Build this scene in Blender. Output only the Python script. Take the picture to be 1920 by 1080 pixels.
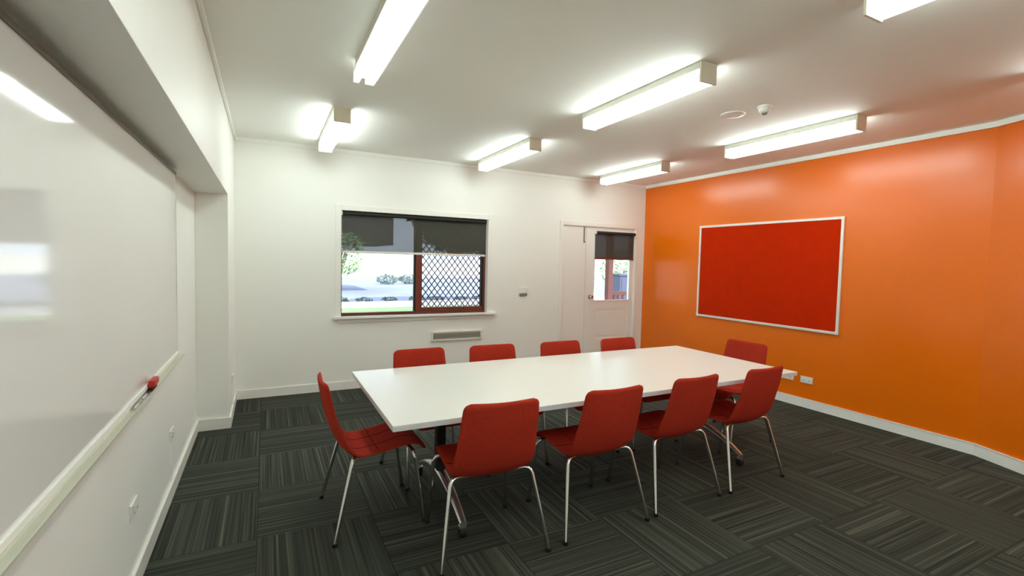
import bpy, bmesh, math, random
from mathutils import Vector, Matrix

random.seed(7)
for o in list(bpy.data.objects):
    bpy.data.objects.remove(o, do_unlink=True)
SC = bpy.context.scene
COL = SC.collection

# ------------------------------------------------------------------ camera
H = 1.509
YAW, PITCH, ROLL = math.radians(-27.14), math.radians(-2.861), math.radians(1.324)
F_PX, CY = 901.787, 535.749
fw = Vector((-math.sin(YAW) * math.cos(PITCH), math.cos(YAW) * math.cos(PITCH), math.sin(PITCH)))
rt = Vector((math.cos(YAW), math.sin(YAW), 0))
up = rt.cross(fw)
rt2 = rt * math.cos(ROLL) + up * math.sin(ROLL)
up2 = -rt * math.sin(ROLL) + up * math.cos(ROLL)
cd = bpy.data.cameras.new('camera')
cd.sensor_width = 36
cd.lens = F_PX * 36 / 1920
cd.shift_y = (CY - 540) / 1920
cd.clip_start = 0.02
cd.clip_end = 500
cam = bpy.data.objects.new('camera', cd)
COL.objects.link(cam)
cam.matrix_world = Matrix(((rt2.x, up2.x, -fw.x, 0), (rt2.y, up2.y, -fw.y, 0), (rt2.z, up2.z, -fw.z, H), (0, 0, 0, 1)))
SC.camera = cam

# ------------------------------------------------------------------ sky, sun, exposure
world = bpy.data.worlds.new('sky')
SC.world = world
world.use_nodes = True
bg = world.node_tree.nodes['Background']
bg.inputs['Color'].default_value = (0.74, 0.85, 1.0, 1)
bg.inputs['Strength'].default_value = 3.2
sd = bpy.data.lights.new('sun', 'SUN')
sd.energy = 7.0
sd.angle = math.radians(0.6)
sd.color = (1.0, 0.96, 0.88)
sun = bpy.data.objects.new('sun', sd)
COL.objects.link(sun)
sun.rotation_euler = (math.radians(40), 0, math.radians(25))
SC.view_settings.view_transform = 'Standard'
SC.view_settings.look = 'None'
SC.view_settings.gamma = 1.0
SC.view_settings.use_curve_mapping = False
SC.view_settings.exposure = 0.0
SC.cycles.max_bounces = 16
SC.cycles.diffuse_bounces = 10
LAMP = 15.8                     # radiance of the ceiling light diffusers
LAMP_COL = (0.875, 0.985, 0.95)

# ------------------------------------------------------------------ materials
def lin(c):
    return tuple((v / 255 / 12.92) if v / 255 <= 0.04045 else ((v / 255 + 0.055) / 1.055) ** 2.4 for v in c) + (1.0,)

def mat(name, rgb, rough=0.5, metal=0.0, spec=0.5, var=0.0, vscale=6.0, bump=0.0, bscale=200.0, coords='Object'):
    m = bpy.data.materials.new(name)
    m.use_nodes = True
    nt = m.node_tree
    b = nt.nodes['Principled BSDF']
    b.inputs['Base Color'].default_value = lin(rgb)
    b.inputs['Roughness'].default_value = rough
    b.inputs['Metallic'].default_value = metal
    b.inputs['Specular IOR Level'].default_value = spec
    if var or bump:
        tc = nt.nodes.new('ShaderNodeTexCoord')
    if var:
        n = nt.nodes.new('ShaderNodeTexNoise')
        n.inputs['Scale'].default_value = vscale
        n.inputs['Detail'].default_value = 4
        nt.links.new(tc.outputs[coords], n.inputs['Vector'])
        r = nt.nodes.new('ShaderNodeValToRGB')
        r.color_ramp.elements[0].position = 0.3
        r.color_ramp.elements[1].position = 0.7
        c = lin(rgb)
        r.color_ramp.elements[0].color = tuple(max(0, v * (1 - var)) for v in c[:3]) + (1,)
        r.color_ramp.elements[1].color = tuple(min(1, v * (1 + var)) for v in c[:3]) + (1,)
        nt.links.new(n.outputs['Fac'], r.inputs['Fac'])
        nt.links.new(r.outputs['Color'], b.inputs['Base Color'])
    if bump:
        n2 = nt.nodes.new('ShaderNodeTexNoise')
        n2.inputs['Scale'].default_value = bscale
        n2.inputs['Detail'].default_value = 3
        nt.links.new(tc.outputs[coords], n2.inputs['Vector'])
        bp = nt.nodes.new('ShaderNodeBump')
        bp.inputs['Strength'].default_value = bump
        bp.inputs['Distance'].default_value = 0.002
        nt.links.new(n2.outputs['Fac'], bp.inputs['Height'])
        nt.links.new(bp.outputs['Normal'], b.inputs['Normal'])
    return m

def emit_mat(name, col, s):
    m = bpy.data.materials.new(name)
    m.use_nodes = True
    b = m.node_tree.nodes['Principled BSDF']
    b.inputs['Base Color'].default_value = (0.85, 0.85, 0.82, 1)
    b.inputs['Roughness'].default_value = 0.4
    b.inputs['Emission Color'].default_value = tuple(col) + (1,)
    b.inputs['Emission Strength'].default_value = s
    return m

def pane_mat(name, tint=(1, 1, 1), refl=1.0):
    m = bpy.data.materials.new(name)
    m.use_nodes = True
    nt = m.node_tree
    nt.nodes.clear()
    out = nt.nodes.new('ShaderNodeOutputMaterial')
    tr = nt.nodes.new('ShaderNodeBsdfTransparent')
    tr.inputs['Color'].default_value = tuple(tint) + (1,)
    gl = nt.nodes.new('ShaderNodeBsdfGlossy')
    gl.inputs['Roughness'].default_value = 0.02
    fr = nt.nodes.new('ShaderNodeFresnel')
    fr.inputs['IOR'].default_value = 1.35
    mx = nt.nodes.new('ShaderNodeMixShader')
    nt.links.new(fr.outputs[0], mx.inputs[0])
    nt.links.new(tr.outputs[0], mx.inputs[1])
    nt.links.new(gl.outputs[0], mx.inputs[2])
    nt.links.new(mx.outputs[0], out.inputs['Surface'])
    return m

def screen_mat(name, rgb, openness):
    """sunscreen blind cloth: an open weave that lets part of the view through"""
    m = bpy.data.materials.new(name)
    m.use_nodes = True
    nt = m.node_tree
    b = nt.nodes['Principled BSDF']
    b.inputs['Base Color'].default_value = lin(rgb)
    b.inputs['Roughness'].default_value = 0.8
    tr = nt.nodes.new('ShaderNodeBsdfTransparent')
    mx = nt.nodes.new('ShaderNodeMixShader')
    mx.inputs[0].default_value = openness
    nt.links.new(b.outputs[0], mx.inputs[1])
    nt.links.new(tr.outputs[0], mx.inputs[2])
    nt.links.new(mx.outputs[0], nt.nodes['Material Output'].inputs['Surface'])
    return m

def carpet_mat():
    m = bpy.data.materials.new('striped_carpet')
    m.use_nodes = True
    nt = m.node_tree
    b = nt.nodes['Principled BSDF']
    b.inputs['Roughness'].default_value = 0.95
    b.inputs['Specular IOR Level'].default_value = 0.15
    tc = nt.nodes.new('ShaderNodeTexCoord')
    oi = nt.nodes.new('ShaderNodeObjectInfo')
    mul = nt.nodes.new('ShaderNodeVectorMath'); mul.operation = 'MULTIPLY'
    mul.inputs[1].default_value = (78, 0.55, 0)
    nt.links.new(tc.outputs['Object'], mul.inputs[0])
    sc = nt.nodes.new('ShaderNodeVectorMath'); sc.operation = 'SCALE'
    sc.inputs[0].default_value = (37, 19, 11)
    nt.links.new(oi.outputs['Random'], sc.inputs['Scale'])
    ad = nt.nodes.new('ShaderNodeVectorMath'); ad.operation = 'ADD'
    nt.links.new(mul.outputs[0], ad.inputs[0]); nt.links.new(sc.outputs[0], ad.inputs[1])
    n = nt.nodes.new('ShaderNodeTexNoise')
    n.inputs['Scale'].default_value = 1.0
    n.inputs['Detail'].default_value = 2.0
    nt.links.new(ad.outputs[0], n.inputs['Vector'])
    r = nt.nodes.new('ShaderNodeValToRGB')
    e = r.color_ramp.elements
    e[0].position = 0.32; e[0].color = lin((44, 47, 42))
    e[1].position = 0.54; e[1].color = lin((64, 67, 59))
    x = e.new(0.66); x.color = lin((80, 82, 72))
    x = e.new(0.76); x.color = lin((106, 107, 95))
    nt.links.new(n.outputs['Fac'], r.inputs['Fac'])
    # per tile tone
    mr = nt.nodes.new('ShaderNodeMapRange')
    mr.inputs['To Min'].default_value = 0.86; mr.inputs['To Max'].default_value = 1.1
    nt.links.new(oi.outputs['Random'], mr.inputs['Value'])
    hs = nt.nodes.new('ShaderNodeHueSaturation')
    nt.links.new(mr.outputs[0], hs.inputs['Value']); nt.links.new(r.outputs['Color'], hs.inputs['Color'])
    nt.links.new(hs.outputs['Color'], b.inputs['Base Color'])
    n2 = nt.nodes.new('ShaderNodeTexNoise'); n2.inputs['Scale'].default_value = 420
    nt.links.new(tc.outputs['Object'], n2.inputs['Vector'])
    mm = nt.nodes.new('ShaderNodeMath'); mm.operation = 'ADD'
    nt.links.new(n.outputs['Fac'], mm.inputs[0]); nt.links.new(n2.outputs['Fac'], mm.inputs[1])
    bp = nt.nodes.new('ShaderNodeBump'); bp.inputs['Strength'].default_value = 0.5; bp.inputs['Distance'].default_value = 0.003
    nt.links.new(mm.outputs[0], bp.inputs['Height']); nt.links.new(bp.outputs[0], b.inputs['Normal'])
    return m

M = dict(
    wall=mat('white_wall_paint', (241, 242, 236), 0.45, bump=0.08, bscale=60),
    ceil=mat('ceiling_paint', (246, 246, 240), 0.7, bump=0.08, bscale=60),
    gloss=mat('white_gloss_trim', (240, 240, 234), 0.3),
    orange=mat('orange_wall_paint', (230, 110, 0), 0.26, spec=0.5, var=0.02, vscale=2.0, bump=0.1, bscale=45),
    felt=mat('red_felt', (190, 40, 0), 0.9, spec=0.08, var=0.05, vscale=9, bump=0.3, bscale=500),
    alu=mat('satin_aluminium', (232, 228, 220), 0.35, metal=0.25),
    board=mat('whiteboard_enamel', (226, 226, 222), 0.07),
    tray=mat('cream_tray_aluminium', (212, 212, 196), 0.4, metal=0.2),
    shadegrey=mat('board_edge_shadow_grey', (120, 114, 100), 0.4, metal=0.3),
    carpet=carpet_mat(),
    slab=mat('carpet_backing', (44, 46, 42), 0.95),
    table=mat('white_laminate', (232, 230, 222), 0.28),
    edge=mat('laminate_edge', (214, 216, 220), 0.35),
    chrome=mat('chrome', (222, 222, 220), 0.14, metal=1.0),
    polished=mat('polished_aluminium', (225, 225, 225), 0.2, metal=0.9),
    black=mat('black_powder_coat', (14, 14, 16), 0.45),
    rubber=mat('black_rubber', (18, 18, 18), 0.7),
    fabric=mat('red_wool_fabric', (174, 50, 32), 0.9, spec=0.15, var=0.12, vscale=90, bump=0.5, bscale=700),
    seam=mat('dark_red_stitching', (96, 18, 12), 0.9, spec=0.1),
    brown=mat('red_brown_aluminium', (112, 48, 32), 0.4, var=0.08, vscale=5),
    dark=mat('dark_frame_and_shade', (26, 22, 20), 0.6),
    grille=mat('security_mesh_grey', (74, 74, 92), 0.5),
    pane=pane_mat('window_glass', (0.97, 0.985, 1.0)),
    blind=screen_mat('sunscreen_cloth', (74, 74, 64), 0.30),
    blinddark=screen_mat('dense_sunscreen_cloth', (70, 66, 60), 0.1),
    roller=mat('dark_blind_cloth', (44, 43, 36), 0.8),
    lamp=emit_mat('lit_diffuser', LAMP_COL, LAMP),
    lampdim=emit_mat('dim_diffuser_side', LAMP_COL, 0.8),
    lampbody=mat('cream_steel', (206, 204, 190), 0.45),
    endcap=mat('beige_plastic', (218, 212, 190), 0.45),
    plastic=mat('white_plastic', (232, 230, 222), 0.35),
    greyplastic=mat('grey_plastic', (140, 138, 126), 0.45),
    vent=mat('vent_slat_grey', (190, 188, 174), 0.5),
    darkhole=mat('vent_dark', (120, 120, 108), 0.8),
    redcap=mat('red_plastic', (190, 40, 26), 0.4),
    feltpad=mat('dark_eraser_felt', (50, 10, 10), 0.9),
    silver=mat('silver_barrel', (200, 202, 206), 0.25, metal=0.7),
    lawn=mat('dry_lawn', (112, 142, 96), 0.95, var=0.25, vscale=1.2),
    path=mat('pale_concrete', (226, 222, 212), 0.9, var=0.05, vscale=1.0),
    asphalt=mat('shaded_blue_asphalt', (128, 136, 158), 0.9, var=0.1, vscale=0.25),  # darker, bluer asphalt colour stands in for shade on the ground
    field=mat('bleached_field', (224, 222, 208), 0.95, var=0.06, vscale=0.1),
    leaf=mat('leaf_green', (140, 168, 118), 0.7, var=0.3, vscale=3),
    leafdark=mat('leaf_dark_green', (58, 78, 48), 0.7, var=0.3, vscale=3),
    leafmid=mat('leaf_grey_green', (104, 122, 112), 0.7, var=0.2, vscale=3),
    bark=mat('grey_bark', (110, 96, 82), 0.9, var=0.2, vscale=8),
    roofing=mat('charcoal_roof_sheet', (58, 58, 62), 0.6),
    paleclad=mat('pale_cladding', (214, 216, 222), 0.7),
    bluegrey=mat('blue_grey_steel', (88, 94, 120), 0.5),
    brick=mat('brown_timber', (92, 50, 42), 0.6, var=0.15, vscale=4),
)

# ------------------------------------------------------------------ mesh helpers
def bx(bm, x0, x1, y0, y1, z0, z1, bevel=0.0):
    vs = [bm.verts.new((x, y, z)) for x in (x0, x1) for y in (y0, y1) for z in (z0, z1)]
    f = [bm.faces.new([vs[i] for i in q]) for q in ((0, 1, 3, 2), (4, 6, 7, 5), (0, 4, 5, 1), (2, 3, 7, 6), (0, 2, 6, 4), (1, 5, 7, 3))]
    if bevel:
        es = list({e for q in f for e in q.edges})
        bmesh.ops.bevel(bm, geom=es, offset=bevel, segments=2, profile=0.6, affect='EDGES', clamp_overlap=True)
    return bm

def box_bm(*a, bevel=0.0):
    return bx(bmesh.new(), *a, bevel=bevel)

def lathe(bm, prof, axis='Z', origin=(0, 0, 0), seg=24):
    """prof: (r, h) pairs from the base up; r = 0 closes the end"""
    def P(r, h, a):
        c, s = r * math.cos(a), r * math.sin(a)
        p = {'Z': (c, s, h), 'X': (h, c, s), 'Y': (c, h, s)}[axis]
        return tuple(p[i] + origin[i] for i in range(3))
    rings = []
    for r, h in prof:
        if r == 0:
            rings.append([bm.verts.new(P(0, h, 0))])
        else:
            rings.append([bm.verts.new(P(r, h, 2 * math.pi * k / seg)) for k in range(seg)])
    for a, b in zip(rings, rings[1:]):
        for k in range(seg):
            k2 = (k + 1) % seg
            if len(a) == 1:
                bm.faces.new((a[0], b[k], b[k2]))
            elif len(b) == 1:
                bm.faces.new((a[k], a[k2], b[0]))
            else:
                bm.faces.new((a[k], a[k2], b[k2], b[k]))
    bmesh.ops.recalc_face_normals(bm, faces=bm.faces)
    return bm

def fillet(pts, r, n=7):
    pts = [Vector(p) for p in pts]
    out = [pts[0]]
    for a, b, c in zip(pts, pts[1:], pts[2:]):
        u, v = (a - b), (c - b)
        d = min(r, u.length * 0.48, v.length * 0.48)
        p, q = b + u.normalized() * d, b + v.normalized() * d
        for k in range(n + 1):
            t = k / n
            out.append(p * (1 - t) ** 2 + b * 2 * t * (1 - t) + q * t * t)
    out.append(pts[-1])
    return out

def tube(bm, pts, r, seg=10, cap=True):
    pts = [Vector(p) for p in pts]
    rings = []
    nrm = None
    for i, p in enumerate(pts):
        d = (pts[min(i + 1, len(pts) - 1)] - pts[max(i - 1, 0)]).normalized()
        if nrm is None:
            nrm = d.orthogonal().normalized()
        nrm = (nrm - d * nrm.dot(d)).normalized()
        bi = d.cross(nrm)
        rr = r[i] if isinstance(r, (list, tuple)) else r
        rings.append([bm.verts.new(p + (nrm * math.cos(2 * math.pi * k / seg) + bi * math.sin(2 * math.pi * k / seg)) * rr) for k in range(seg)])
    for a, b in zip(rings, rings[1:]):
        for k in range(seg):
            bm.faces.new((a[k], a[(k + 1) % seg], b[(k + 1) % seg], b[k]))
    if cap:
        bm.faces.new(rings[0][::-1]); bm.faces.new(rings[-1])
    return bm

def mesh(name, bm, m, smooth=False):
    me = bpy.data.meshes.new(name)
    bmesh.ops.recalc_face_normals(bm, faces=bm.faces)
    bm.to_mesh(me); bm.free()
    me.materials.append(m)
    if smooth:
        for p in me.polygons:
            p.use_smooth = True
        if smooth is not True:
            me.set_sharp_from_angle(angle=math.radians(smooth))
    return me

def obj(name, bm, m, parent=None, smooth=False, kind=None, label=None):
    me = bm if isinstance(bm, bpy.types.Mesh) else mesh(name, bm, m, smooth)
    o = bpy.data.objects.new(name, me)
    COL.objects.link(o)
    if parent is not None:
        o.parent = parent
    if kind:
        o['kind'] = kind
    if label:
        o['label'] = label
    return o

def tag(o, label, cat, group=None):
    o['label'] = label; o['category'] = cat
    if group:
        o['group'] = group
    return o

def thing(name, label, cat, loc=(0, 0, 0), rz=0.0, group=None):
    o = bpy.data.objects.new(name, None)
    o.empty_display_size = 0.1
    COL.objects.link(o)
    o.location = loc; o.rotation_euler = (0, 0, rz)
    return tag(o, label, cat, group)

def struct_root(name, loc=(0, 0, 0)):
    o = bpy.data.objects.new(name, None)
    COL.objects.link(o); o.location = loc; o['kind'] = 'structure'
    return o

def struct(name, bm, m, smooth=False):
    return obj(name, bm, m, kind='structure', smooth=smooth)

def copy_tree(root, loc, rz, label, group=None):
    r = root.copy(); COL.objects.link(r)
    r.location = loc; r.rotation_euler = (0, 0, rz)
    r['label'] = label
    if group:
        r['group'] = group
    for ch in list(root.children):
        c = ch.copy(); COL.objects.link(c); c.parent = r
        for g in list(ch.children):
            d = g.copy(); COL.objects.link(d); d.parent = c
    return r

def wall_plate_with_holes(us, vs, holes, to3, depth):
    """a wall in the plane (u, v) pushed out by the vector depth; holes are (u0, u1, v0, v1)"""
    bm = bmesh.new()
    us = sorted(set(us) | {h[0] for h in holes} | {h[1] for h in holes})
    vs = sorted(set(vs) | {h[2] for h in holes} | {h[3] for h in holes})
    g = {(i, j): bm.verts.new(to3(u, v)) for i, u in enumerate(us) for j, v in enumerate(vs)}
    fs = []
    for i in range(len(us) - 1):
        for j in range(len(vs) - 1):
            cu, cv = (us[i] + us[i + 1]) / 2, (vs[j] + vs[j + 1]) / 2
            if any(h[0] < cu < h[1] and h[2] < cv < h[3] for h in holes):
                continue
            fs.append(bm.faces.new((g[i, j], g[i + 1, j], g[i + 1, j + 1], g[i, j + 1])))
    for v in [v for v in bm.verts if not v.link_faces]:
        bm.verts.remove(v)
    ret = bmesh.ops.extrude_face_region(bm, geom=fs, use_keep_orig=True)
    bmesh.ops.translate(bm, verts=[v for v in ret['geom'] if isinstance(v, bmesh.types.BMVert)], vec=depth)
    return bm

def prism(bm, poly, z0, z1):
    lo = [bm.verts.new((x, y, z0)) for x, y in poly]
    hi = [bm.verts.new((x, y, z1)) for x, y in poly]
    n = len(poly)
    for k in range(n):
        bm.faces.new((lo[k], lo[(k + 1) % n], hi[(k + 1) % n], hi[k]))
    bm.faces.new(lo[::-1]); bm.faces.new(hi)
    return bm

# ------------------------------------------------------------------ the room
XL, XN, XR, YF, YB = -0.287, -0.529, 5.221, 5.729, -3.4
ZC, ZCOR, YP, ZS = 2.72, 2.674, 4.805, 2.028
YK = 1.72                                   # where the orange wall bends
KA = math.radians(23)
YK2 = -0.5
XK = XR - (YK - YK2) * math.tan(KA)         # where it turns straight again
WX0, WX1, WZ0, WZ1 = 0.758, 2.569, 0.843, 2.044
DX0, DXM, DX1, DZ = 3.735, 4.137, 5.035, 2.04
T = 0.16

struct('wall_far', wall_plate_with_holes([XN - T, XR + T], [0, ZC], [(WX0, WX1, WZ0, WZ1), (DX0 - 0.012, DX1 + 0.012, 0, DZ + 0.012)],
       lambda u, v: (u, YF, v), Vector((0, T, 0))), M['wall'])
struct('wall_left', box_bm(XN - T, XN, YB, YF, 0, ZC), M['wall'])
struct('wall_left_pier', box_bm(XN, XL, YP, YF, 0, ZC, bevel=0.004), M['wall'])
struct('wall_left_soffit', box_bm(XN, XL, YB, YP, ZS, ZC, bevel=0.004), M['wall'])
kd = Vector((XK - XR, YK2 - YK)).normalized()
kn = Vector((-kd.y, kd.x))
if kn.x < 0:
    kn = -kn
struct('wall_right', prism(bmesh.new(), [(XR, YF), (XR, YK), (XK, YK2), (XK + T, YK2), (XR + T, YK + 0.03), (XR + T, YF)], 0, ZC), M['orange'])
struct('wall_right_near', box_bm(XK, XK + T, YB, YK2, 0, ZC), M['wall'])
struct('wall_near', box_bm(XN - T, XR + T, YB - T, YB, 0, ZC), M['wall'])
struct('ceiling', box_bm(XN - T, XR + T, YB - T, YF + T, ZC, ZC + 0.12), M['ceil'])

# floor with its carpet tiles
floor = struct('floor', box_bm(XN - T, XR + T, YB - T, YF + T, -0.12, -0.007), M['slab'])
TS, TX, TY = 0.6, -0.045, 4.03
tile_mesh = {}
def tile_me(w, d):
    k = (round(w, 3), round(d, 3))
    if k not in tile_mesh:
        bm = bmesh.new()
        g = 0.0008
        bx(bm, -w / 2 + g, w / 2 - g, -d / 2 + g, d / 2 - g, -0.007, 0)
        top = [e for e in bm.edges if all(abs(v.co.z) < 1e-6 for v in e.verts)]
        bmesh.ops.bevel(bm, geom=top, offset=0.002, segments=1, affect='EDGES')
        tile_mesh[k] = mesh('carpet_tile', bm, M['carpet'])
    return tile_mesh[k]
for i in range(-1, 10):
    for j in range(-13, 4):
        x0, x1 = max(TX + i * TS, XN), min(TX + (i + 1) * TS, XR)
        y0, y1 = max(TY + j * TS, YB), min(TY + (j + 1) * TS, YF)
        if x1 - x0 < 0.03 or y1 - y0 < 0.03:
            continue
        along_x = (i + j) % 2 == 0
        if along_x:
            o = obj('carpet_tile', tile_me(y1 - y0, x1 - x0), None, floor)
            o.rotation_euler.z = math.pi / 2
        else:
            o = obj('carpet_tile', tile_me(x1 - x0, y1 - y0), None, floor)
        o.location = ((x0 + x1) / 2, (y0 + y1) / 2, 0)

# baseboards: a run along the wall given by its line, pushed into the room
BH, BT = 0.098, 0.014
def baseboard(name, poly):
    bm = bmesh.new()
    prism(bm, poly, 0, BH)
    top = [e for e in bm.edges if all(abs(v.co.z - BH) < 1e-6 for v in e.verts)]
    bmesh.ops.bevel(bm, geom=top, offset=0.005, segments=2, affect='EDGES')
    return struct(name, bm, M['gloss'])
baseboard('baseboard_far', [(XL + BT, YF - BT), (DX0 - 0.07, YF - BT), (DX0 - 0.07, YF), (XL + BT, YF)])
baseboard('baseboard_far_corner', [(DX1 + 0.066, YF - BT), (XR - BT, YF - BT), (XR - BT, YF), (DX1 + 0.066, YF)])
baseboard('baseboard_left', [(XN, YB + BT), (XN + BT, YB + BT), (XN + BT, YP - BT), (XL + BT, YP - BT), (XL + BT, YF), (XL, YF), (XL, YP), (XN, YP)])
k2 = (XR - BT, YK + BT * 0.2)
baseboard('baseboard_right', [(XR, YF), (XR - BT, YF), k2, (XK - BT, YK2 + BT * 0.2), (XK - BT, YB), (XK, YB), (XK, YK2), (XR, YK)])

# cornices at the ceiling
def cornice(name, poly):
    bm = bmesh.new()
    prism(bm, poly, ZCOR, ZC)
    lo = [e for e in bm.edges if all(abs(v.co.z - ZCOR) < 1e-6 for v in e.verts)]
    bmesh.ops.bevel(bm, geom=lo, offset=0.006, segments=2, affect='EDGES')
    return struct(name, bm, M['gloss'])
CT = 0.02
cornice('trim_1', [(XL, YF - CT), (XR, YF - CT), (XR, YF), (XL, YF)])
cornice('trim_2', [(XL, YB), (XL + CT, YB), (XL + CT, YF - CT), (XL, YF - CT)])
cornice('trim_3', [(XR, YF - CT), (XR - CT, YF - CT), (XR - CT, YK), (XK - CT, YK2), (XK - CT, YB), (XK, YB), (XK, YK2), (XR, YK)])

# ------------------------------------------------------------------ window
win = struct_root('window_1', (0, YF, 0))
AW = 0.062
def wpart(name, x0, x1, y0, y1, z0, z1, m, bevel=0.003, parent=win, **k):
    return obj(name, box_bm(x0, x1, y0, y1, z0, z1, bevel=bevel), m, parent, **k)
wpart('architrave', WX0 - AW, WX0, -0.014, 0, WZ0, WZ1 + AW, M['gloss'])
wpart('architrave', WX1, WX1 + AW, -0.014, 0, WZ0, WZ1 + AW, M['gloss'])
wpart('architrave', WX0, WX1, -0.014, 0, WZ1, WZ1 + AW, M['gloss'])
wpart('sill', WX0 - 0.085, WX1 + 0.11, -0.05, 0.062, WZ0 - 0.028, WZ0, M['gloss'])
wpart('apron', WX0 - 0.03, WX1 + 0.06, -0.012, 0, WZ0 - 0.075, WZ0 - 0.028, M['gloss'])
FY0, FY1 = 0.065, 0.115                       # depth of the aluminium frame inside the reveal
MX0, MX1 = 1.635, 1.715
fr = 0.028
wpart('frame_sill', WX0, WX1, FY0, FY1, WZ0, WZ0 + 0.03, M['brown'])
wpart('frame_head', WX0, WX1, FY0, FY1, WZ1 - 0.04, WZ1, M['brown'])
wpart('frame_jamb', WX0, WX0 + 0.018, FY0, FY1, WZ0 + 0.03, WZ1 - 0.04, M['dark'])
wpart('frame_jamb', WX1 - fr, WX1, FY0, FY1, WZ0 + 0.03, WZ1 - 0.04, M['brown'])
wpart('mullion', MX0, MX1, FY0 - 0.012, FY1, WZ0 + 0.03, WZ1 - 0.04, M['brown'])
wpart('mullion_shade', MX0 - 0.016, MX0, FY0 + 0.005, FY1, WZ0 + 0.03, WZ1 - 0.04, M['dark'])  # black strip standing in for the shade along the mullion
wpart('sash_rail', MX1, WX1 - fr, FY0 + 0.006, FY1, WZ0 + 0.03, WZ0 + 0.072, M['brown'])
wpart('sash_stile', WX1 - fr - 0.03, WX1 - fr, FY0 + 0.006, FY1, WZ0 + 0.072, WZ1 - 0.04, M['dark'])
wpart('pane', WX0 + 0.018, MX0 - 0.016, 0.09, 0.094, WZ0 + 0.03, WZ1 - 0.04, M['pane'], bevel=0)
wpart('pane', MX1, WX1 - fr - 0.03, 0.09, 0.094, WZ0 + 0.072, WZ1 - 0.04, M['pane'], bevel=0)
# diamond security mesh outside the sliding sash
bm = bmesh.new()
gx0, gx1, gz0, gz1 = MX1 - 0.005, WX1 - fr - 0.005, WZ0 + 0.06, WZ1 - 0.03
cw, ch, th = 0.076, 0.098, 0.0068
sl = ch / cw
for sgn in (1, -1):
    for k in range(-30, 40):
        # line z = gz0 + sgn * sl * (x - gx0) + k * ch, clipped to the opening
        pts = []
        for xx in (gx0, gx1):
            zz = gz0 + sgn * sl * (xx - gx0) + k * ch
            if gz0 <= zz <= gz1:
                pts.append((xx, zz))
        for zz in (gz0, gz1):
            xx = gx0 + (zz - gz0 - k * ch) / (sgn * sl)
            if gx0 < xx < gx1:
                pts.append((xx, zz))
        if len(pts) == 2 and (Vector(pts[0]) - Vector(pts[1])).length > 0.02:
            y = 0.128 + 0.004 * sgn
            tube(bm, [(pts[0][0], y, pts[0][1]), (pts[1][0], y, pts[1][1])], th, seg=5)
obj('security_mesh', bm, M['grille'], win, kind='stuff')

def roller_blind(name, label, x0, x1, ztop, zbot, y, rr, bar_m, cloth='blind'):
    t = thing(name, label, 'blind', ((x0 + x1) / 2, y, zbot))
    w = (x1 - x0) / 2
    h = ztop - zbot
    bm = bmesh.new()
    tube(bm, [(-w + 0.012, 0, h - rr), (w - 0.012, 0, h - rr)], rr, seg=20)
    obj('roller', bm, M['roller'], t, smooth=40)
    obj('cloth', box_bm(-w + 0.014, w - 0.014, rr - 0.002, rr - 0.001, 0.012, h - rr), M[cloth], t)
    obj('bottom_bar', box_bm(-w + 0.012, w - 0.012, rr - 0.009, rr + 0.006, -0.012, 0.014, bevel=0.004), bar_m, t)
    for s in (-1, 1):
        obj('bracket', box_bm(s * w - 0.012 if s > 0 else -w, s * w if s > 0 else -w + 0.012, -rr * 0.8, rr * 0.9, h - 2 * rr, h, bevel=0.002), M['plastic'], t)
    return t
roller_blind('roller_blind', 'dark grey see-through roller blind half lowered over the sliding window', WX0 + 0.004, WX1 - 0.004, WZ1 - 0.002, 1.578, YF + 0.028, 0.024, M['alu'])

# ------------------------------------------------------------------ double door
frame = struct_root('trim_4', (0, YF, 0))
for (x0, x1, z0, z1) in ((DX0 - 0.062, DX0 - 0.006, 0, DZ + 0.062), (DX1 + 0.006, DX1 + 0.062, 0, DZ + 0.062), (DX0 - 0.006, DX1 + 0.006, DZ + 0.006, DZ + 0.062)):
    obj('architrave', box_bm(x0, x1, -0.014, 0, z0, z1, bevel=0.003), M['gloss'], frame)
for (x0, x1, z0, z1) in ((DX0 - 0.012, DX0 - 0.003, 0, DZ + 0.003), (DX1 + 0.003, DX1 + 0.012, 0, DZ + 0.003), (DX0 - 0.012, DX1 + 0.012, DZ + 0.003, DZ + 0.012)):
    obj('jamb', box_bm(x0, x1, 0, 0.13, z0, z1), M['gloss'], frame)
DY = 0.012
d1 = struct_root('door_1', (DX0, YF + DY, 0))
lw = DXM - DX0 - 0.004
obj('leaf', box_bm(0, lw, 0, 0.036, 0.006, DZ, bevel=0.002), M['gloss'], d1)
obj('flush_bolt', box_bm(lw - 0.05, lw - 0.028, -0.008, 0, DZ - 0.235, DZ - 0.005, bevel=0.003), M['greyplastic'], d1, label='slim grey bolt at the top of the plain leaf')
obj('bolt_knob', lathe(bmesh.new(), [(0, -0.022), (0.009, -0.022), (0.01, -0.012), (0.006, -0.008), (0.006, 0)], 'Y', (lw - 0.039, 0, DZ - 0.22), 14), M['chrome'], d1, smooth=40)
d2 = struct_root('door_2', (DXM, YF + DY, 0))
rw = DX1 - DXM
GX0, GX1, GZ0, GZ1 = 4.29 - DXM, 4.965 - DXM, 0.965, 1.975
PX0, PX1, PZ0, PZ1 = 4.345 - DXM, 4.94 - DXM, 0.40, 0.83
obj('leaf', wall_plate_with_holes([0, rw], [0.006, DZ], [(GX0, GX1, GZ0, GZ1), (PX0, PX1, PZ0, PZ1)], lambda u, v: (u, 0, v), Vector((0, 0.036, 0))), M['gloss'], d2)
obj('panel', box_bm(PX0, PX1, 0.006, 0.03, PZ0, PZ1), M['gloss'], d2)
obj('raised_panel', box_bm(PX0 + 0.035, PX1 - 0.035, 0.002, 0.006, PZ0 + 0.035, PZ1 - 0.035, bevel=0.0018), M['gloss'], d2)
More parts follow.
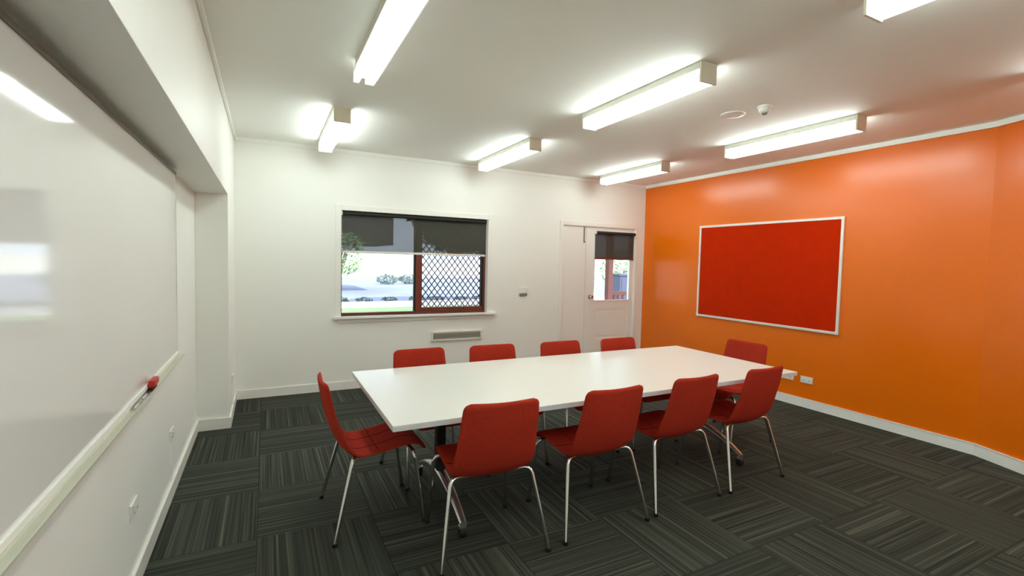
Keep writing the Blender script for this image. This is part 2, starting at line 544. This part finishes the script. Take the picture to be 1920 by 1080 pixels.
obj('pane', box_bm(GX0, GX1, 0.016, 0.02, GZ0, GZ1), M['pane'], d2)
for (x0, x1, z0, z1) in ((GX0 - 0.016, GX0 + 0.008, GZ0 - 0.016, GZ1 + 0.016), (GX1 - 0.008, GX1 + 0.016, GZ0 - 0.016, GZ1 + 0.016), (GX0 + 0.008, GX1 - 0.008, GZ0 - 0.016, GZ0 + 0.008), (GX0 + 0.008, GX1 - 0.008, GZ1 - 0.008, GZ1 + 0.016)):
    obj('glazing_bead', box_bm(x0, x1, -0.006, 0.014, z0, z1, bevel=0.003), M['gloss'], d2)
kn_ = obj('knob', lathe(bmesh.new(), [(0, -0.07), (0.018, -0.069), (0.027, -0.058), (0.027, -0.046), (0.012, -0.034), (0.011, -0.008), (0.03, -0.006), (0.031, 0)], 'Y', (0.085, 0, 1.02), 24), M['chrome'], d2, smooth=40)
kn_['label'] = 'round chrome door knob'
for z in (0.22, 1.0, 1.82):
    obj('hinge', lathe(bmesh.new(), [(0, -0.05), (0.007, -0.05), (0.007, 0.05), (0, 0.05)], 'Z', (rw - 0.004, -0.004, z), 10), M['gloss'], d2, smooth=40)
roller_blind('roller_blind', 'short dark roller blind over the glass of the far door', 4.27, 5.02, 1.985, 1.585, YF - 0.026, 0.022, M['brown'], 'blinddark')

# ------------------------------------------------------------------ things on the far wall
t = thing('wall_heater_vent', 'slim grey slotted air vent low on the wall beneath the window', 'vent', (2.165, YF, 0.5))
obj('housing', wall_plate_with_holes([-0.345, 0.345], [0.0, 0.118], [(-0.32, 0.32, 0.022, 0.098)], lambda u, v: (u, -0.022, v), Vector((0, 0.022, 0))), M['plastic'], t)
obj('back_plate', box_bm(-0.32, 0.32, -0.004, -0.001, 0.022, 0.098), M['darkhole'], t)
for z in (0.034, 0.053, 0.072, 0.088):
    obj('slat', box_bm(-0.32, 0.32, -0.02, -0.006, z - 0.0035, z + 0.0035), M['vent'], t)
t = thing('wall_switch', 'small white switch box on the wall between window and door', 'switch', (3.106, YF, 1.052))
obj('box', box_bm(-0.06, 0.06, -0.026, 0, 0.03, 0.105, bevel=0.004), M['plastic'], t)
obj('base_plate', box_bm(-0.056, 0.056, -0.018, 0, 0, 0.03, bevel=0.003), M['greyplastic'], t)
obj('button', box_bm(-0.02, 0.02, -0.03, -0.026, 0.055, 0.08, bevel=0.0015), M['gloss'], t)

# ------------------------------------------------------------------ wall sockets
def socket(label, loc, normal, dark=M['greyplastic'], duct=0.0, w=0.116, h=0.072):
    """plate facing +x (normal=1) or -x (-1)"""
    t = thing('power_socket', label, 'socket', loc, 0 if normal > 0 else math.pi)
    obj('plate', box_bm(0, 0.01, -w / 2, w / 2, -h / 2, h / 2, bevel=0.003), M['plastic'], t)
    for s in (-1, 1):
        obj('socket_face', box_bm(0.01, 0.0125, s * w * 0.24 - 0.018, s * w * 0.24 + 0.018, -h * 0.3, h * 0.12, bevel=0.001), M['plastic'], t)
        obj('pin_slot', box_bm(0.0125, 0.0132, s * w * 0.24 - 0.008, s * w * 0.24 + 0.008, -h * 0.16, -h * 0.04), dark, t)
        obj('rocker_switch', box_bm(0.01, 0.014, s * w * 0.24 - 0.006, s * w * 0.24 + 0.006, h * 0.2, h * 0.38, bevel=0.001), M['plastic'], t)
    if duct:
        obj('cable_duct', box_bm(0, 0.008, -0.02, 0.02, -duct, -h / 2, bevel=0.002), M['wall'], t)
    return t
socket('white double power socket low on the orange wall, further from the white wall', (XR, 3.125, 0.302), -1, w=0.13)
socket('white double power socket low on the orange wall just past the table corner', (XR, 3.332, 0.302), -1, w=0.13)
socket('white power socket under the whiteboard, midway along the tray', (XN, 2.61, 0.375), 1)
socket('white power socket with cable duct under the far end of the whiteboard', (XN, 3.575, 0.388), 1, duct=0.388 - BH)
socket('white power socket low on the face of the corner pier', (XL, 5.2, 0.35), 1, duct=0.35 - BH)

# ------------------------------------------------------------------ pinboard on the orange wall
BY0, BY1, BZ0, BZ1 = 2.825, 4.645, 0.836, 2.045
pb = thing('pinboard', 'large red felt pinboard in a silver frame on the orange wall', 'pinboard', (XR, (BY0 + BY1) / 2, BZ0))
w, h = (BY1 - BY0) / 2, BZ1 - BZ0
obj('felt_panel', box_bm(-0.014, -0.002, -w + 0.01, w - 0.01, 0.01, h - 0.01), M['felt'], pb)
for (y0, y1, z0, z1) in ((-w, -w + 0.028, 0, h), (w - 0.028, w, 0, h), (-w + 0.028, w - 0.028, 0, 0.028), (-w + 0.028, w - 0.028, h - 0.028, h)):
    obj('frame', box_bm(-0.022, 0, y0, y1, z0, z1, bevel=0.004), M['alu'], pb)
for sy in (-1, 1):
    for z in (0.0, h):
        zz = 0 if z == 0 else h - 0.036
        y0 = -w - 0.002 if sy < 0 else w - 0.034
        obj('corner_cap', box_bm(-0.025, 0, y0, y0 + 0.036, zz - (0.002 if z == 0 else -0.002), zz + 0.036, bevel=0.005), M['alu'], pb)

# ------------------------------------------------------------------ whiteboard in the niche
WY0, WY1, WBZ0, WBZ1 = 0.0, 3.57, 0.901, 2.0
SF = 0.04                                    # the board stands off the wall on rails
wb = thing('whiteboard', 'long glossy whiteboard set in the wall recess under the soffit', 'whiteboard', (XN, (WY0 + WY1) / 2, WBZ0))
w, h = (WY1 - WY0) / 2, WBZ1 - WBZ0
obj('writing_surface', box_bm(SF - 0.014, SF, -w + 0.006, w - 0.006, 0.004, h - 0.01), M['board'], wb)
obj('backing', box_bm(0, SF - 0.014, -w + 0.02, w - 0.02, 0.02, h - 0.03), M['wall'], wb)
obj('top_shadow_rail', box_bm(SF - 0.02, SF + 0.006, -w, w, h - 0.012, h + 0.004, bevel=0.002), M['shadegrey'], wb)  # shadow line under the soffit is put into this top rail's grey
obj('side_frame', box_bm(SF - 0.02, SF + 0.003, w - 0.006, w, 0, h - 0.012, bevel=0.001), M['alu'], wb)
obj('side_frame', box_bm(SF - 0.02, SF + 0.003, -w, -w + 0.006, 0, h - 0.012, bevel=0.001), M['alu'], wb)
obj('bottom_frame', box_bm(SF - 0.02, SF + 0.007, -w, w, -0.014, 0.008, bevel=0.003), M['gloss'], wb)
bm = bmesh.new()
prof = [(0.0, -0.032), (SF + 0.027, -0.032), (SF + 0.031, -0.028), (SF + 0.031, -0.02), (SF + 0.028, -0.02), (SF + 0.0265, -0.026), (SF + 0.002, -0.026), (SF, -0.014), (0.0, -0.014)]
a = [bm.verts.new((x, -w - 0.02, z)) for x, z in prof]
b = [bm.verts.new((x, w + 0.05, z)) for x, z in prof]
for k in range(len(prof)):
    bm.faces.new((a[k], a[(k + 1) % len(prof)], b[(k + 1) % len(prof)], b[k]))
bm.faces.new(a[::-1]); bm.faces.new(b)
obj('pen_tray', bm, M['tray'], wb)
TZ_ = WBZ0 - 0.026
t = thing('board_eraser', 'red whiteboard eraser with dark felt lying in the pen tray', 'eraser', (XN + SF + 0.0165, 2.74, TZ_ + 0.0005))
obj('handle', box_bm(-0.0085, 0.017, -0.055, 0.055, 0.018, 0.05, bevel=0.007), M['redcap'], t, smooth=40)
obj('felt_pad', box_bm(-0.0085, 0.0085, -0.053, 0.053, 0, 0.018, bevel=0.002), M['feltpad'], t)
def marker(label, x, y, rz, cap, thin=True):
    t = thing('whiteboard_marker', label, 'marker', (x, y, TZ_), rz)
    r = 0.0058 if thin else 0.008
    obj('barrel', lathe(bmesh.new(), [(0, -0.065), (r * 0.8, -0.065), (r, -0.061), (r, 0.022), (r * 0.9, 0.024), (0, 0.024)], 'Y', (0, 0, r), 16), M['silver'], t, smooth=40)
    obj('cap', lathe(bmesh.new(), [(0, 0.02), (r * 1.0, 0.02), (r * 1.08, 0.022), (r * 1.0, 0.066), (r * 0.6, 0.07), (0, 0.07)], 'Y', (0, 0, r * 1.08), 16), cap, t, smooth=40)
marker('silver whiteboard marker with black cap in the tray, next to the eraser', XN + SF + 0.0145, 2.605, 0.0, M['black'])
marker('silver whiteboard marker with grey cap in the tray, behind the black capped one', XN + SF + 0.0145, 2.455, 0.0, M['greyplastic'])

# ------------------------------------------------------------------ meeting table
TX0, TX1, TY0, TY1, TZ = 0.522, 3.54, 2.192, 3.383, 0.735
tb = thing('meeting_table', 'long white rectangular meeting table on arched metal feet', 'table', ((TX0 + TX1) / 2, (TY0 + TY1) / 2, 0))
hx, hy = (TX1 - TX0) / 2, (TY1 - TY0) / 2
obj('top_surface', box_bm(-hx, hx, -hy, hy, TZ - 0.006, TZ, bevel=0.0015), M['table'], tb)
obj('top_edge', box_bm(-hx, hx, -hy, hy, TZ - 0.028, TZ - 0.006, bevel=0.0015), M['edge'], tb)
for s, px in ((-1, 0.955), (1, 3.21)):
    lx = px - (TX0 + TX1) / 2
    obj('post', box_bm(lx - 0.027, lx + 0.027, -0.03, 0.03, 0.19, TZ - 0.045, bevel=0.004), M['black'], tb)
    obj('top_plate', box_bm(lx - 0.05, lx + 0.05, -0.42, 0.42, TZ - 0.05, TZ - 0.028, bevel=0.004), M['black'], tb)
    bm = bmesh.new()
    n = 20
    secs = []
    for k in range(n + 1):
        u = -1 + 2 * k / n
        y = 0.02 + u * 0.43
        zc_ = 0.075 + 0.135 * (1 - abs(u) ** 1.8)
        hw, hh = 0.022 + 0.012 * (1 - abs(u)), 0.016 + 0.012 * (1 - abs(u))
        secs.append([bm.verts.new((lx + hw * math.cos(q), y, zc_ + hh * math.sin(q))) for q in [2 * math.pi * j / 12 for j in range(12)]])
    for p, q in zip(secs, secs[1:]):
        for j in range(12):
            bm.faces.new((p[j], p[(j + 1) % 12], q[(j + 1) % 12], q[j]))
    bm.faces.new(secs[0][::-1]); bm.faces.new(secs[-1])
    foot = obj('arched_foot', bm, M['polished'], tb, smooth=50)
    for sy in (-1, 1):
        cst = obj('caster_wheel', lathe(bmesh.new(), [(0, -0.018), (0.024, -0.018), (0.027, -0.014), (0.027, 0.014), (0.024, 0.018), (0, 0.018)], 'X', (lx, 0.02 + sy * 0.415, 0.027), 20), M['rubber'], tb, smooth=40)
        obj('caster_fork', box_bm(lx - 0.022, lx + 0.022, 0.02 + sy * 0.415 - 0.012, 0.02 + sy * 0.415 + 0.012, 0.047, 0.066, bevel=0.003), M['polished'], tb)
obj('cross_beam', box_bm(0.955 - (TX0 + TX1) / 2 + 0.03, 3.21 - (TX0 + TX1) / 2 - 0.03, -0.02, 0.02, TZ - 0.1, TZ - 0.05, bevel=0.003), M['black'], tb)

# ------------------------------------------------------------------ chairs (local +x is the way the sitter faces)
PROF = [(-0.276, 0.828), (-0.267, 0.77), (-0.253, 0.69), (-0.233, 0.61), (-0.206, 0.53), (-0.166, 0.455), (-0.1, 0.412), (-0.01, 0.415), (0.08, 0.43), (0.165, 0.447), (0.228, 0.443), (0.268, 0.422), (0.288, 0.392)]
WID = [0.198, 0.202, 0.207, 0.211, 0.219, 0.222, 0.216, 0.212, 0.214, 0.217, 0.215, 0.208, 0.200]
CUR = [0.020, 0.024, 0.027, 0.030, 0.030, 0.026, 0.020, 0.015, 0.012, 0.010, 0.006, 0.003, 0.0]

def crom(a, t):
    n = len(a) - 1
    i = min(int(t * n), n - 1)
    u = t * n - i
    g = lambda k: a[max(0, min(n, k))]
    p0, p1, p2, p3 = g(i - 1), g(i), g(i + 1), g(i + 2)
    return 0.5 * (2 * p1 + (p2 - p0) * u + (2 * p0 - 5 * p1 + 4 * p2 - p3) * u * u + (3 * p1 - p0 - 3 * p2 + p3) * u ** 3)
PXs, PZs = [p[0] for p in PROF], [p[1] for p in PROF]
def cpt(t):
    return Vector((crom(PXs, t), 0, crom(PZs, t)))
def cnorm(t):
    d = (cpt(min(1, t + 0.004)) - cpt(max(0, t - 0.004))).normalized()
    return Vector((-d.z, 0, d.x))
NS = 56
ARC = [0.0]
for k in range(1, NS + 1):
    ARC.append(ARC[-1] + (cpt(k / NS) - cpt((k - 1) / NS)).length)
def halfw(k):
    t = k / NS
    w = crom(WID, t)
    for d, r in ((ARC[k], 0.034), (ARC[-1] - ARC[k], 0.06)):
        if d < r:
            w -= r - math.sqrt(max(0, r * r - (r - d) ** 2))
    return w
def surf(k, u, off=0.0):
    t = k / NS
    n = cnorm(t)
    if n.x + n.z < 0:
        n = -n
    p = cpt(t) + n * (crom(CUR, t) * u * u + off)
    return Vector((p.x, u * halfw(k), p.z))
def shell_bm():
    bm = bmesh.new()
    NU = 18
    TH = 0.022
    rows = []
    for k in range(NS + 1):
        row_t, row_b = [], []
        e = min(1.0, ARC[k] / 0.018, (ARC[-1] - ARC[k]) / 0.018)
        for j in range(NU + 1):
            u = -1 + 2 * j / NU
            s = math.sin(0.5 * math.pi * e) ** 0.6 if e < 1 else 1
            f = max(0.12, (1 - abs(u) ** 10)) * (0.35 + 0.65 * s)
            row_t.append(bm.verts.new(surf(k, u, TH * 0.5 * f)))
            row_b.append(bm.verts.new(surf(k, u, -TH * 0.5 * f)))
        rows.append((row_t, row_b))
    for (t0, b0), (t1, b1) in zip(rows, rows[1:]):
        for j in range(NU):
            bm.faces.new((t0[j], t0[j + 1], t1[j + 1], t1[j]))
            bm.faces.new((b0[j], b1[j], b1[j + 1], b0[j + 1]))
        for j in (0, NU):
            bm.faces.new((t0[j], t1[j], b1[j], b0[j]))
    for (tt, bb) in (rows[0], rows[-1]):
        for j in range(NU):
            bm.faces.new((tt[j], tt[j + 1], bb[j + 1], bb[j]))
    return bm
def make_chair(label, loc, rz):
    t = thing('fabric_chair', label, 'chair', loc, rz, 'red fabric chairs around the meeting table')
    obj('seat_shell', shell_bm(), M['fabric'], t, smooth=True)
    # stitched seams on the sitting side
    for u in (-0.34, 0.34):
        bm = bmesh.new()
        tube(bm, [surf(k, u, 0.0112) for k in range(26, 54)], 0.0016, seg=5)
        obj('seam', bm, M['seam'], t)
    for k in (25, 34):
        bm = bmesh.new()
        tube(bm, [surf(k, -0.96 + 1.92 * j / 20, 0.0112) for j in range(21)], 0.0016, seg=5)
        obj('seam', bm, M['seam'], t)
    r = 0.0112
    for s in (-1, 1):
        bm = bmesh.new()
        tube(bm, fillet([(-0.232, s * 0.287, 0.012), (-0.13, s * 0.219, 0.428), (-0.05, s * 0.001, 0.384)], 0.05), r, seg=12)
        leg = obj('leg', bm, M['chrome'], t, smooth=50)
        obj('rubber_foot', lathe(bmesh.new(), [(0, 0), (0.013, 0), (0.0145, 0.004), (0.014, 0.02), (0, 0.021)], 'Z', (-0.232, s * 0.287, 0), 14), M['rubber'], leg, smooth=40)
        bm = bmesh.new()
        tube(bm, fillet([(0.262, s * 0.24, 0.012), (0.205, s * 0.222, 0.414), (0.185, s * 0.001, 0.418)], 0.045), r, seg=12)
        leg = obj('leg', bm, M['chrome'], t, smooth=50)
        obj('rubber_foot', lathe(bmesh.new(), [(0, 0), (0.013, 0), (0.0145, 0.004), (0.014, 0.02), (0, 0.021)], 'Z', (0.262, s * 0.24, 0), 14), M['rubber'], leg, smooth=40)
    bm = bmesh.new()
    tube(bm, [(-0.05, 0, 0.384), (0.185, 0, 0.412)], 0.009, seg=10)
    obj('spine_bar', bm, M['black'], t, smooth=50)
    return t
D = math.radians
ch0 = make_chair('red fabric chair at the whiteboard end of the table, facing the orange wall', (0.545, 2.868, 0), D(1))
ends = ['first from the whiteboard end', 'second from the whiteboard end', 'third from the whiteboard end', 'last before the orange wall']
for (x, y, a), e in zip(((1.045, 2.325, 86), (1.715, 2.315, 90), (2.365, 2.34, 91.5), (3.03, 2.35, 92)), ends):
    copy_tree(ch0, (x, y, 0), D(a), 'red fabric chair on the table side away from the window, ' + e)
for (x, y, a), e in zip(((1.05, 3.30, 272), (1.635, 3.27, 269), (2.27, 3.235, 270), (2.885, 3.21, 271)), ends):
    copy_tree(ch0, (x, y, 0), D(a), 'red fabric chair with its back to the window wall, ' + e)
copy_tree(ch0, (3.655, 2.885, 0), D(183), 'red fabric chair at the table end with its back to the orange wall')

# ------------------------------------------------------------------ ceiling lights
LX = {'a': 0.552, 'b': 2.352, 'c': 4.16}
def ceiling_light(label, x, y0, y1, broken=False):
    t = thing('ceiling_light', label, 'ceiling light', (x, (y0 + y1) / 2, ZC), 0, 'fluorescent batten lights on the ceiling')
    L = (y1 - y0) / 2
    e = 0.014
    sw = 0.066
    obj('spine', box_bm(-sw, sw, -L + e, L - e - (0.06 if broken else 0), -0.044, 0, bevel=0.002), M['lampbody'], t)
    bm = bmesh.new()
    lo = L - e
    if broken:
        for sx in (-1, 1):
            obj('side_channel', box_bm(min(sx * 0.063, sx * 0.058), max(sx * 0.063, sx * 0.058), -lo, lo - 0.08, -0.118, -0.044), M['lampdim'], t)
    hw = 0.06 if not broken else 0.0575
    bx(bm, -hw, hw, -lo, lo if not broken else lo - 0.08, -0.12 if not broken else -0.115, -0.044)
    es = [ed for ed in bm.edges if not broken and all(abs(v.co.z + 0.12) < 1e-6 for v in ed.verts) and abs(ed.verts[0].co.x - ed.verts[1].co.x) < 1e-6]
    if es:
        bmesh.ops.bevel(bm, geom=es, offset=0.012, segments=3, affect='EDGES')
    obj('diffuser', bm, M['lamp'], t)
    obj('end_cap', box_bm(-0.066, 0.066, -L, -L + e, -0.122, 0, bevel=0.003), M['endcap'], t)
    if not broken:
        obj('end_cap', box_bm(-0.066, 0.066, L - e, L, -0.122, 0, bevel=0.003), M['endcap'], t)
    else:
        for x0, x1, m in ((-0.063, -0.028, 'lampdim'), (0.008, 0.063, 'lampdim')):
            obj('diffuser_lug', box_bm(x0, x1, lo - 0.08, L + 0.01, -0.116, -0.05, bevel=0.003), M[m], t)
    return t
ceiling_light('ceiling batten light along the whiteboard recess with its end cap missing', LX['a'], 1.98, 3.18, broken=True)
ceiling_light('ceiling batten light before the window wall, close to the corner pier', LX['a'], 4.14, 5.39)
ceiling_light('ceiling batten light over the middle of the meeting table', LX['b'], 2.08, 3.28)
ceiling_light('ceiling batten light before the window wall, in line with the window', LX['b'], 4.15, 5.43)
ceiling_light('ceiling batten light over the table end beside the pinboard', LX['c'], 2.17, 3.39)
ceiling_light('ceiling batten light in front of the far door', LX['c'], 4.25, 5.41)
ceiling_light('ceiling batten light over the open carpet in line with the table middle', LX['b'], 0.0, 1.215)
ceiling_light('added unseen batten light over the open carpet near the whiteboard', LX['a'], 0.0, 1.2)  # this and the next light are out of view, added for brightness
ceiling_light('added unseen batten light over the open carpet by the bend of the orange wall', LX['c'], 0.0, 1.2)
ceiling_light('added unseen batten light near the back wall on the whiteboard side', LX['a'], -2.07, -0.87)  # unseen back row, added to brighten the near half of the room
ceiling_light('added unseen batten light near the back wall, in the middle row', LX['b'], -2.07, -0.87)
ceiling_light('added unseen batten light near the back wall on the orange wall side', 3.75, -2.07, -0.87)

t = thing('ceiling_speaker_plate', 'flat round cream cover plate on the ceiling beside the smoke detector', 'cover plate', (3.31, 2.675, ZC))
obj('plate', lathe(bmesh.new(), [(0, -0.012), (0.07, -0.012), (0.088, -0.008), (0.092, 0), (0, 0)], 'Z', (0, 0, 0), 36), M['plastic'], t, smooth=40)
obj('trim_ring', lathe(bmesh.new(), [(0.05, -0.0125), (0.053, -0.0145), (0.057, -0.0125)], 'Z', (0, 0, 0), 36), M['plastic'], t, smooth=40)
t = thing('smoke_detector', 'small white domed smoke detector on the ceiling', 'smoke detector', (3.345, 2.425, ZC))
obj('base', lathe(bmesh.new(), [(0, -0.014), (0.05, -0.014), (0.053, -0.01), (0.053, 0), (0, 0)], 'Z', (0, 0, 0), 30), M['plastic'], t, smooth=40)
obj('dome', lathe(bmesh.new(), [(0, -0.05), (0.02, -0.05), (0.032, -0.045), (0.04, -0.034), (0.044, -0.014), (0, -0.014)], 'Z', (0, 0, 0), 30), M['plastic'], t, smooth=40)
obj('sensor_cage', lathe(bmesh.new(), [(0, -0.062), (0.014, -0.062), (0.02, -0.056), (0.02, -0.05), (0, -0.05)], 'Z', (0, 0, 0), 20), M['greyplastic'], t, smooth=40)

# ------------------------------------------------------------------ outside
G = -0.25
def ground(name, poly, z, m):
    bm = bmesh.new()
    prism(bm, poly, z - 0.3, z)
    return struct(name, bm, m)
ground('lawn_ground', [(-60, YF + T + 0.02), (90, YF + T + 0.02), (90, 20.0), (-60, 15.8)], G, M['lawn'])
ground('path_ground', [(-60, 15.8), (90, 20.0), (90, 22.6), (-60, 18.2)], G + 0.004, M['path'])
ground('car_park_ground', [(-60, 18.2), (90, 22.6), (90, 52), (-60, 46)], G - 0.05, M['asphalt'])
ground('field_ground', [(-160, 46), (220, 52), (220, 240), (-160, 240)], G + 0.01, M['field'])

def leaves(bm, c, rad, n, size):
    for _ in range(n):
        while True:
            p = Vector((random.uniform(-1, 1), random.uniform(-1, 1), random.uniform(-1, 1)))
            if p.length <= 1:
                break
        p = p.normalized() * (p.length ** 0.5)
        q = Vector(c) + Vector((p.x * rad[0], p.y * rad[1], p.z * rad[2]))
        a = Vector((random.uniform(-1, 1), random.uniform(-1, 1), random.uniform(-1, 1))).normalized()
        b = a.orthogonal().normalized()
        s = size * random.uniform(0.6, 1.2)
        vs = [bm.verts.new(q + d) for d in (a * s, b * s * 0.45, -a * s, -b * s * 0.45)]
        bm.faces.new(vs)
    return bm
def tree(label, loc, trunk_h, crown_c, crown_r, n, size, m, cat='tree', name='garden_tree', group=None, lobes=()):
    t = thing(name, label, cat, loc, 0, group)
    bm = bmesh.new()
    pts = [(0, 0, -0.05), (0.05, 0.02, trunk_h * 0.4), (-0.04, 0.03, trunk_h * 0.8), tuple(crown_c)]
    tube(bm, fillet(pts, trunk_h * 0.2), [0.06 * trunk_h / 2] * len(fillet(pts, trunk_h * 0.2)), seg=8)
    obj('trunk', bm, M['bark'], t, smooth=50)
    for k in range(5):
        a = k * 1.3
        bm = bmesh.new()
        tube(bm, [(0, 0, trunk_h * 0.7), (math.cos(a) * crown_r[0] * 0.5, math.sin(a) * crown_r[1] * 0.5, crown_c[2] - 0.2 * crown_r[2]), (math.cos(a) * crown_r[0] * 0.9, math.sin(a) * crown_r[1] * 0.9, crown_c[2] + 0.3 * crown_r[2])], [0.03 * trunk_h / 2, 0.02 * trunk_h / 2, 0.008 * trunk_h / 2], seg=6)
        obj('branch', bm, M['bark'], t, smooth=50)
    bm = leaves(bmesh.new(), crown_c, crown_r, n, size)
    for c, r, k in lobes:
        leaves(bm, c, r, k, size)
    obj('foliage', bm, m, t, kind='stuff')
    return t
tree('slender pale green sapling growing outside beside the window', (1.16, 9.6, G), 1.3, (0.2, 0, 1.85), (0.36, 0.36, 0.42), 420, 0.05, M['leaf'])
tree('spreading dark leafy tree beyond the security mesh', (8.4, 17.2, G - 0.02), 2.2, (0, 0, 4.1), (4.2, 2.4, 2.1), 6500, 0.17, M['leafdark'], lobes=[((-2.0, 0, 3.75), (1.75, 1.6, 1.75), 2600)])
for k in range(11):
    x = 1.6 + k * 1.05 + random.uniform(-0.1, 0.1)
    y = 19.98 + x * 0.0293 + random.uniform(-0.1, 0.1) + 0.4
    tree('low dark shrub in the row along the far edge of the path', (x, y, G - 0.05), 0.1, (0, 0, 0.09), (0.3 + 0.12 * random.random(), 0.25, 0.07 + 0.07 * random.random()), 220, 0.045, M['leafdark'], 'shrub', 'low_shrub', 'shrubs along the path')
for k, x in enumerate((7.7, 9.4)):
    tree(['round grey green bush standing alone on the car park', 'round grey green bush half behind the window mullion'][k], (x, 34.5 + 0.4 * k, G - 0.05), 0.3, (0, 0, 0.36), (0.8, 0.6, 0.36), 420, 0.1, M['leafmid'], 'bush', 'round_bush', 'bushes on the car park')

t = thing('carport', 'dark roofed carport standing across the car park', 'carport', (2.2, 26, G - 0.05))
obj('roof', box_bm(-6.0, 3.9, 0, 5, 2.55, 5.2), M['roofing'], t)
for x in (-5.6, -3.9, -2.1):
    for y in (0.3, 4.6):
        obj('post', box_bm(x - 0.05, x + 0.05, y - 0.05, y + 0.05, 0, 2.55), M['paleclad'], t)

# veranda outside the far door
vd = struct('veranda_ground', box_bm(3.2, 9.5, YF + T + 0.01, 8.2, G, -0.08), M['path'])
def vpost(label, x, y, m, wd=0.09):
    t = thing('veranda_post', label, 'post', (x, y, -0.08))
    obj('shaft', box_bm(-wd / 2, wd / 2, -wd / 2, wd / 2, 0, 2.6, bevel=0.006), m, t)
    obj('foot_plate', box_bm(-wd / 2 - 0.03, wd / 2 + 0.03, -wd / 2 - 0.03, wd / 2 + 0.03, 0, 0.02), M['greyplastic'], t)
vpost('brown timber veranda post seen through the door glass', 5.93, 7.45, M['brick'], 0.11)
vpost('white painted veranda post beyond the door glass', 6.52, 7.45, M['paleclad'], 0.13)
t = thing('veranda_railing', 'brown timber veranda railing outside the door', 'railing', (6.21, 7.45, -0.08))
for z in (1.02, 0.72, 0.42, 0.14):
    obj('rail', box_bm(-0.215, 0.235, -0.025, 0.025, z - 0.035, z + 0.035, bevel=0.004), M['brick'], t)
for k in range(4):
    obj('baluster', box_bm(-0.16 + k * 0.11, -0.12 + k * 0.11, -0.012, 0.012, 0.175, 0.985), M['brick'], t)
t = thing('steel_cabinet', 'blue grey steel cabinet beyond the veranda railing', 'cabinet', (9.5, 11.2, G))
obj('body', box_bm(-0.42, 0.42, -0.3, 0.3, 0, 1.42, bevel=0.01), M['bluegrey'], t)
obj('lid', box_bm(-0.45, 0.45, -0.33, 0.33, 1.42, 1.48, bevel=0.01), M['bluegrey'], t)
obj('door', box_bm(-0.36, 0.36, -0.312, -0.3, 0.08, 1.34, bevel=0.004), M['bluegrey'], t)
t = thing('white_planter_box', 'pale square planter box outside the door', 'planter', (6.35, 8.75, G))
obj('box', box_bm(-0.28, 0.1, -0.2, 0.2, 0, 1.35, bevel=0.01), M['paleclad'], t)
obj('rim', box_bm(-0.3, 0.12, -0.22, 0.22, 1.35, 1.4, bevel=0.006), M['paleclad'], t)
tree('grey green bush behind the veranda railing', (11.5, 13.6, G), 0.9, (0, 0, 1.6), (0.9, 0.8, 0.7), 900, 0.09, M['leaf'], 'bush', 'garden_bush')
